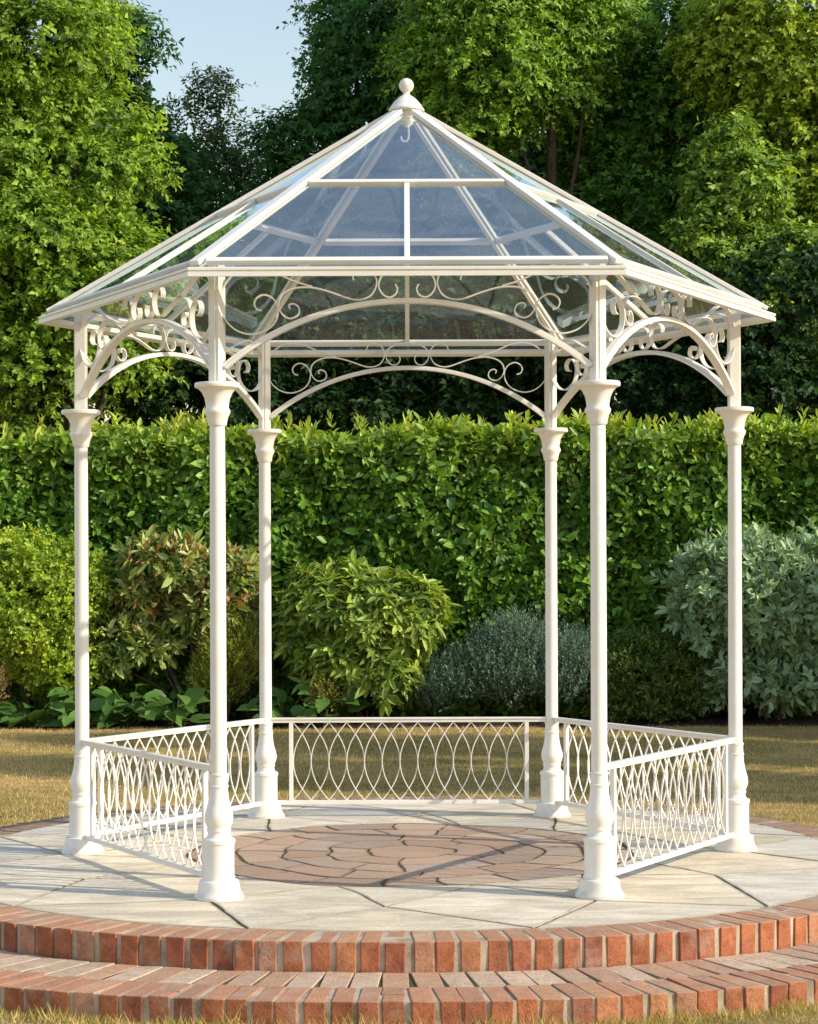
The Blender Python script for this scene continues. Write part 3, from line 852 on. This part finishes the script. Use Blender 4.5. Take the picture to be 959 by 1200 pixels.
V1, C1 = grow(Pf, Of, rng, 6, .13, .115, .056, alpha=(30, 80), up=.2, rnd=.5, fold=.10, curl=.18, six=True, cd=(.026, .074, .011), cl=(.14, .262, .030), var=.30, tip=.2, hang=.25)
sun_tint = np.repeat(np.clip((Pf[:, 2] - HT + .75) / .75, 0, 1) ** 1.5 * rng.uniform(.2, 1, n) + (rng.random(n) < .05) * .5, 6)[:, None]  # leaves lightened with height, drawing the sunlit hedge top in colour
C1 = C1 * (1 - sun_tint * .6) + np.array([.36, .46, .07]) * sun_tint * .6
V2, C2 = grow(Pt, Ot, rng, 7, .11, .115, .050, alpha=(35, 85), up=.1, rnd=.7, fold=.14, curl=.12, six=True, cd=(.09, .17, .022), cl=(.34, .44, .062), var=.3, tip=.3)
# taller shoots
ns = 120
px3 = np.concatenate([rng.uniform(-7, 7, ns - 60), rng.choice([-2.9, -2.75, -1.55, 3.2, 2.7, 4.0], 60) + rng.normal(size=60) * .14]); py3 = HY + rng.uniform(0, .8, ns)
t3 = HT + .012 * px3 + rng.uniform(.0, .12, ns)
V3, C3 = grow(np.stack([px3, py3, t3], 1), np.tile(np.array([[0, -.2, 1.]]), (ns, 1)), rng, 8, .15, .13, .045, alpha=(14, 60), up=.5, rnd=.2, fold=.15, curl=.1, six=True, cd=(.15, .21, .025), cl=(.36, .42, .08), var=.3)
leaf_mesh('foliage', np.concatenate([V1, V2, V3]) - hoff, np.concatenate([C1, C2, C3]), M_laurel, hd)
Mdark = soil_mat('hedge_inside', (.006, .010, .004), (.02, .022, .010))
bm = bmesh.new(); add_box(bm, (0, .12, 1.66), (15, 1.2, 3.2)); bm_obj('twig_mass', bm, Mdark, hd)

# --- shrubs and border plants
def make_bush(name, label, base, lobes, sprigs, per, slen, L, W, mat, cat='shrub', stems=6, seed=1, group=None, edge=None, stem_r=.018, extra=None, lo=.70, uneven=.07, **kw):
    rng = np.random.default_rng(seed); rr = random.Random(seed)
    off = np.array([base[0], base[1], -.235])
    t = tag(empty(name, tuple(off)), label, cat, group)
    P, O, fr = sample_lobes(lobes, sprigs, rng, lo=lo, hi=1.06, zmin=-.18, backcut=.5, uneven=uneven)
    V, C = grow(P, O, rng, per, slen, L, W, **kw)
    if extra: C = extra(V, C, rng)
    leaf_mesh('foliage', V - off, C, mat, t, edge)
    if stems:
        paths = []
        for s in range(stems):
            l = lobes[s % len(lobes)]; c = Vector(l[0]) + Vector((rr.gauss(0, l[1][0] * .4), rr.gauss(0, .1), rr.uniform(-.1, .4) * l[1][2]))
            b = Vector((base[0] + rr.gauss(0, .08), base[1] + rr.gauss(0, .06), -.27))
            mid = b.lerp(c, .5) + Vector((rr.gauss(0, .07), rr.gauss(0, .05), 0))
            q = catmull([b, mid, c], 6); paths.append((q, [stem_r * (1 - .75 * j / (len(q) - 1)) for j in range(len(q))]))
        vs, fs = tube_arrays(paths, 6)
        mesh_obj('stem', [v - Vector(off) for v in vs], fs, M_bark, t, True)
    return t
def B_(px, py, d, rx, rz, ry=None): return lobe(px, py, d, max(rx - .05, .08), max(rz - .06, .08), ry)
d0 = 24.35
make_bush('privet_bush', 'rounded bright yellow-green bush at the left edge before the hedge', (-4.6, 12.8),
          [B_(40, 715, d0, .82, .86, .6), B_(-40, 700, d0, .7, .85, .6), B_(90, 690, d0, .38, .55, .4), B_(75, 770, d0, .5, .45, .45), B_(20, 660, d0, .5, .38, .45)],
          4200, 9, .14, .052, .032, M_bush, seed=201, cd=(.08, .15, .016), cl=(.36, .47, .045), up=.35, rnd=.55, var=.3)
def redtips(V, C, rng):
    z = V[:, 0, 2]; m = (rng.random(len(C)) < .16) & (z > 1.15)
    C[m] = np.array([.40, .17, .07]) * rng.uniform(.7, 1.25, (m.sum(), 1))
    m = (rng.random(len(C)) < .13) & (z > .6); C[m] = np.array([.58, .54, .27]) * rng.uniform(.8, 1.1, (m.sum(), 1)); return C
make_bush('photinia_shrub', 'loose shrub with reddish and cream leaf tips and bare lower stems', (-2.65, 12.75),
          [B_(205, 665, d0, .46, .33, .42), B_(170, 655, d0, .22, .24, .3), B_(165, 695, d0, .28, .24, .3), B_(255, 690, d0, .38, .34, .38), B_(145, 745, d0, .34, .20, .3), B_(180, 755, d0, .28, .18, .3), B_(232, 720, d0, .42, .20, .35), B_(278, 675, d0, .22, .28, .3), B_(135, 775, d0, .18, .14, .2)],
          900, 8, .12, .125, .044, M_bush, seed=202, stems=9, cd=(.05, .10, .025), cl=(.30, .36, .10), alpha=(25, 75), up=.4, rnd=.5, six=True, var=.36, hang=.15, extra=redtips)
make_bush('golden_conifer', 'small feathery golden-green conifer behind the front left column', (-2.2, 12.5),
          [B_(262, 780, d0, .30, .52, .28), B_(285, 765, d0, .22, .42, .25), B_(245, 800, d0, .22, .36, .22)],
          2600, 10, .16, .040, .011, M_bush, seed=203, stems=3, cd=(.10, .13, .02), cl=(.32, .35, .06), alpha=(15, 40), up=1.6, rnd=.35)
make_bush('olive_shrub', 'dull olive twiggy shrub between the photinia and the back left column', (-1.95, 12.95),
          [B_(285, 715, d0 + .2, .26, .30, .25), B_(300, 740, d0 + .2, .25, .4, .25)],
          900, 9, .10, .035, .018, M_bush, seed=204, stems=4, cd=(.06, .08, .025), cl=(.20, .22, .07), up=.5, rnd=.5)
make_bush('rhododendron', 'rounded glossy yellow-green rhododendron in the middle of the border', (-.55, 12.75),
          [B_(430, 725, d0, .78, .55, .6), B_(380, 705, d0, .48, .42, .5), B_(475, 715, d0, .50, .45, .5), B_(400, 770, d0, .6, .45, .5), B_(450, 790, d0, .5, .38, .5), B_(410, 680, d0, .32, .25, .3), B_(350, 740, d0, .25, .4, .3)],
          1350, 10, .05, .155, .046, M_laurel, seed=205, stems=7, cd=(.055, .105, .020), cl=(.28, .36, .065), alpha=(48, 88), up=.75, rnd=.35, six=True, curl=.2, var=.3, tip=.45, hang=.18)
make_bush('grey_lavender', 'grey-green spiky lavender bush right of the rhododendron', (1.1, 12.6),
          [B_(590, 795, d0, .56, .42, .45), B_(602, 760, d0, .28, .28, .35), B_(535, 808, d0, .42, .26, .4), B_(655, 795, d0, .40, .40, .4), B_(505, 820, d0, .22, .22, .3), B_(680, 790, d0, .25, .36, .3), B_(630, 775, d0, .25, .3, .3)],
          4200, 15, .27, .034, .012, M_grey, seed=206, stems=0, cd=(.06, .105, .07), cl=(.17, .235, .165), alpha=(26, 52), up=1.9, rnd=.4, var=.36, uneven=.18)
make_bush('dark_shrub', 'low dark green fine-leaved shrub between the lavender and the variegated bush', (2.95, 12.85),
          [B_(760, 795, d0 + .1, .62, .55, .45), B_(715, 800, d0 + .1, .40, .50, .4), B_(815, 800, d0 + .1, .42, .40, .4), B_(760, 825, d0 + .1, .7, .25, .5)],
          3400, 10, .13, .035, .018, M_bush, seed=207, stems=0, cd=(.045, .075, .014), cl=(.15, .20, .035), alpha=(25, 60), up=.7, rnd=.5, var=.3)
make_bush('variegated_shrub', 'large pale variegated shrub with cream-edged leaves at the right edge', (4.55, 12.7),
          [B_(890, 710, d0, .66, .66, .6), B_(840, 690, d0, .40, .34, .4), B_(945, 705, d0, .60, .66, .6), B_(845, 660, d0, .22, .20, .3), B_(880, 660, d0, .3, .26, .3), B_(872, 790, d0, .34, .24, .4), B_(930, 800, d0, .5, .28, .5), B_(806, 692, d0, .26, .14, .2), B_(815, 725, d0, .26, .18, .25), B_(825, 665, d0, .22, .16, .25), B_(830, 750, d0, .24, .18, .25), B_(850, 815, d0, .2, .12, .2)],
          1750, 10, .20, .115, .046, M_vari, seed=208, stems=8, cd=(.07, .15, .06), cl=(.22, .39, .17), alpha=(30, 70), up=.35, rnd=.5, six=True, var=.28, tip=.15, edge=np.array([.54, .63, .40]))
def hosta(label, px, py, w, seed, n=26, L=.29, W=.19, cd=(.055, .135, .03), cl=(.17, .33, .075)):
    rng = np.random.default_rng(seed); p = at(px, py, 24.0); base = np.array([p.x, p.y, -.235])
    t = tag(empty('broad_leaf_plant', tuple(base)), label, 'border plant', 'broad-leaved plants along the border edge')
    a = rng.random(n) * 6.28; el = rng.uniform(.3, 1.3, n); ln = rng.uniform(.15, .55, n)
    dirv = np.stack([np.cos(a) * np.cos(el), np.sin(a) * np.cos(el) * .7, np.sin(el)], 1)
    P = dirv * ln[:, None] * np.array([w, 1, .95])
    D = nrmz(np.stack([np.cos(a), np.sin(a), rng.uniform(-.5, .35, n)], 1) + rng.normal(size=(n, 3)) * .25)
    Nn = nrmz(np.array([0, -.55, 1.]) + rng.normal(size=(n, 3)) * .35)
    LL = L * rng.uniform(.7, 1.15, n)
    # broad leaf: eight points, dished along the midrib
    S_ = nrmz(np.cross(D, Nn)); Nn = np.cross(S_, D); vs = []; fs = []; cs = []
    for i in range(n):
        f = np.clip(.5 + .3 * rng.normal(), 0, 1); c = np.array(cd) * (1 - f) + np.array(cl) * f
        b = len(vs); Wd = W * LL[i] / L
        for (u, s, h) in ((0, 0, 0), (.35, 0, -.02), (.7, 0, -.03), (1, 0, -.12), (.1, .35, .05), (.4, .5, .07), (.75, .33, .03), (.1, -.35, .05), (.4, -.5, .07), (.75, -.33, .03)):
            vs.append(P[i] + D[i] * LL[i] * u + S_[i] * Wd * s + Nn[i] * (h * LL[i])); cs.append((*c, 1))
        for q in ((0, 4, 5, 1), (1, 5, 6, 2), (2, 6, 3), (1, 8, 7, 0), (2, 9, 8, 1), (3, 9, 2)): fs.append(tuple(b + j for j in q))
    mesh_obj('foliage', vs, fs, M_bush, t, True, cs)
    paths = [([(0, 0, -.03), tuple(P[i] * .5 + np.array([0, 0, .03])), tuple(P[i])], [.008, .006, .005]) for i in range(n)]
    v2, f2 = tube_arrays(paths, 5); mesh_obj('stalk', v2, f2, M_bush, t, True, [(.06, .12, .03, 1)] * len(v2))
for i, (px, py, w, lab) in enumerate([
        (35, 845, 1.0, 'broad-leaved green plant at the border edge, below the yellow-green bush'),
        (95, 846, .9, 'broad-leaved green plant at the border edge, behind the leftmost column'),
        (150, 847, 1.1, 'broad-leaved green plant at the border edge, largest, below the photinia'),
        (205, 848, .9, 'broad-leaved green plant at the border edge, just left of the front left column'),
        (335, 846, 1.0, 'broad-leaved green plant at the border edge, just right of the back left column'),
        (385, 846, .9, 'broad-leaved green plant at the border edge, at the foot of the rhododendron')]):
    hosta(lab, px, py, w, 300 + i, 38 if i == 2 else 30)
make_bush('pale_fern', 'small pale yellow fern among the broad leaves below the rhododendron', (-1.02, 12.2), [B_(380, 815, 23.9, .15, .22, .15)], 160, 9, .14, .03, .012, M_bush, seed=310, stems=2,
          cd=(.10, .11, .02), cl=(.28, .26, .06), up=.8, rnd=.4, alpha=(30, 60), cat='fern')
make_bush('dry_seed_plant', 'dry buff seed-head plant at the far left edge', (-4.85, 12.3), [B_(-4, 800, 24.0, .13, .28, .15)], 180, 9, .12, .03, .010, M_bush, seed=311, stems=3,
          cd=(.14, .11, .05), cl=(.34, .27, .13), up=1.2, rnd=.35, alpha=(20, 50), cat='border plant')

# ------------------------------------------------------------------ ground
bm = bmesh.new()
for (x0, x1, y0, y1) in [(-250, 250, -60, 400)]:
    q = [bm.verts.new(p) for p in ((x0, y0, -.24), (x1, y0, -.24), (x1, y1, -.24), (x0, y1, -.24))]; bm.faces.new(q)
tag(bm_obj('lawn', bm, M_lawn), kind='structure')
# planting bed: a low uneven bank of soil
vs, fs = [], []; nx, ny = 140, 12
rb = random.Random(5)
for j in range(ny):
    for i in range(nx):
        x = -9 + 18 * i / (nx - 1); e = 12.15 + .05 * math.sin(x * 2.3) + .04 * math.sin(x * 6.1 + 1)
        y = e + (16 - e) * (j / (ny - 1)) ** 1.6
        z = -.245 if j == 0 else -.215 + rb.gauss(0, .018) + (.02 if j > 2 else 0)
        vs.append((x, y, z))
for j in range(ny - 1):
    for i in range(nx - 1): fs.append((j * nx + i, j * nx + i + 1, (j + 1) * nx + i + 1, (j + 1) * nx + i))
tag(mesh_obj('soil_bed', vs, fs, M_soil, None, True), kind='structure')
# grass blades
rng = np.random.default_rng(77)
def blades(n, xr, yr, hgt, wid, keep=None):
    x = rng.uniform(xr[0], xr[1], n); y = rng.uniform(yr[0], yr[1], n)
    if keep is not None: m = keep(x, y); x, y = x[m], y[m]
    n = len(x); a = rng.random(n) * 6.28
    lean = np.stack([np.cos(a), np.sin(a), np.zeros(n)], 1) * rng.uniform(.1, .9, (n, 1))
    h = hgt * np.exp(rng.normal(size=n) * .35); D = nrmz(lean + np.array([0, 0, 1.])); P = np.stack([x, y, np.full(n, -.242)], 1)
    s = np.stack([-np.sin(a * 1.7), np.cos(a * 1.7), np.zeros(n)], 1) * wid
    V = np.stack([P - s / 2, P + s / 2, P + D * h[:, None]], 1)
    g = .5 + .5 * np.sin(x * .9 + 1.3 * np.sin(y * .8)) * np.cos(y * 1.1 + .7 * np.sin(x * .6)) + rng.normal(size=n) * .33 - .25 * (np.sin(x * 2.7 + 2 * np.sin(y * 1.9)) * np.sin(y * 3.3 + x) > .55)
    g = np.clip(g, 0, 1)[:, None]
    C = np.array([.40, .325, .115]) * (1 - g) + np.array([.84, .62, .29]) * g
    return V, C * np.exp(rng.normal(size=(n, 1)) * .2)
rad2 = lambda x, y: np.hypot(x - TX, y)
def front_r(x, y):
    ph = np.arctan2(x - TX, -y); b = np.where(np.abs(ph) < np.pi / 2, np.sin(2 * ph) ** 2, 0); return 3.462 * (1 + .034 * b)
Va, Ca = blades(230000, (-5.2, 5.2), (1.2, 12.25), .026, .0045, lambda x, y: rad2(x, y) > 3.47)
Vb, Cb = blades(60000, (-2.6, 2.6), (-4.6, 1.2), .032, .004, lambda x, y: (rad2(x, y) > front_r(x, y) + .01))
def edge_blades(n):
    ph = rng.uniform(-1.2, 1.2, n); b = np.sin(2 * ph) ** 2; r = 3.47 * (1 + .034 * b) + np.abs(rng.normal(size=n)) * .06
    return r * np.sin(ph) + TX, -r * np.cos(ph)
x, y = edge_blades(7000); n = len(x); a = rng.random(n) * 6.28
P = np.stack([x, y, np.full(n, -.242)], 1); clump = .5 + .5 * np.sin(x * 7) * np.sin(x * 17 + 2)
h = .042 * np.exp(rng.normal(size=n) * .4) * (.45 + .9 * clump); D = nrmz(np.stack([np.cos(a) * .6, np.sin(a) * .5, np.ones(n)], 1)); s = np.stack([np.cos(a * 3), np.sin(a * 3), np.zeros(n)], 1) * .005
Vc = np.stack([P - s / 2, P + s / 2, P + D * h[:, None]], 1); g = np.clip(.5 + rng.normal(size=n) * .35, 0, 1)[:, None]
Cc = np.array([.30, .32, .07]) * (1 - g) + np.array([.80, .64, .28]) * g
tag(leaf_mesh('grass', np.concatenate([Va, Vb, Vc]), np.concatenate([Ca, Cb, Cc]), M_grass), 'short dry golden-green lawn grass around the terrace', 'grass', kind='stuff')

# ------------------------------------------------------------------ light, sky, camera
SUN_EL, SUN_AZ = 28.0, -19.0               # azimuth measured from +x toward +y; negative comes from the camera's side
sd = Vector((math.cos(R_(SUN_EL)) * math.cos(R_(SUN_AZ)), math.cos(R_(SUN_EL)) * math.sin(R_(SUN_AZ)), math.sin(R_(SUN_EL))))
L = bpy.data.lights.new('sun', 'SUN'); L.energy = 5.0; L.angle = R_(.5); L.color = (1, .885, .69)
lo = bpy.data.objects.new('sun', L); col.objects.link(lo)
lo.rotation_euler = sd.to_track_quat('Z', 'Y').to_euler()
w = bpy.data.worlds.new('World'); sc.world = w; w.use_nodes = True
nt = w.node_tree; bg = nt.nodes['Background']
sky = nt.nodes.new('ShaderNodeTexSky'); sky.sky_type = 'NISHITA'; sky.sun_disc = False
sky.sun_elevation = R_(SUN_EL); sky.sun_rotation = R_(90 - SUN_AZ)
sky.air_density = 1.9; sky.dust_density = .6; sky.ozone_density = 2.6
tint = nt.nodes.new('ShaderNodeMix'); tint.data_type = 'RGBA'; tint.blend_type = 'MULTIPLY'; tint.inputs[0].default_value = 1
tint.inputs[7].default_value = (1.43, 1.30, 1.38, 1)
nt.links.new(sky.outputs[0], tint.inputs[6]); nt.links.new(tint.outputs[2], bg.inputs['Color']); bg.inputs['Strength'].default_value = .15

cam = bpy.data.cameras.new('camera'); co = bpy.data.objects.new('camera', cam); col.objects.link(co)
cam.lens = 36 * F / 1200; cam.sensor_width = 36; cam.sensor_fit = 'AUTO'
cam.shift_y = (HOR - 600) / 1200; cam.shift_x = .0008
cam.clip_end = 1000
co.location = (0, -CAMD, CAMH); co.rotation_euler = (R_(90), R_(0), 0)
co.matrix_world = Matrix.Translation((0, -CAMD, CAMH)) @ Matrix.Rotation(R_(90), 4, 'X') @ Matrix.Rotation(R_(-.22), 4, 'Z')
sc.camera = co
sc.view_settings.view_transform = 'Standard'; sc.view_settings.look = 'None'; sc.view_settings.exposure = 0
sc.cycles.max_bounces = 10; sc.cycles.transparent_max_bounces = 16; sc.cycles.caustics_reflective = False
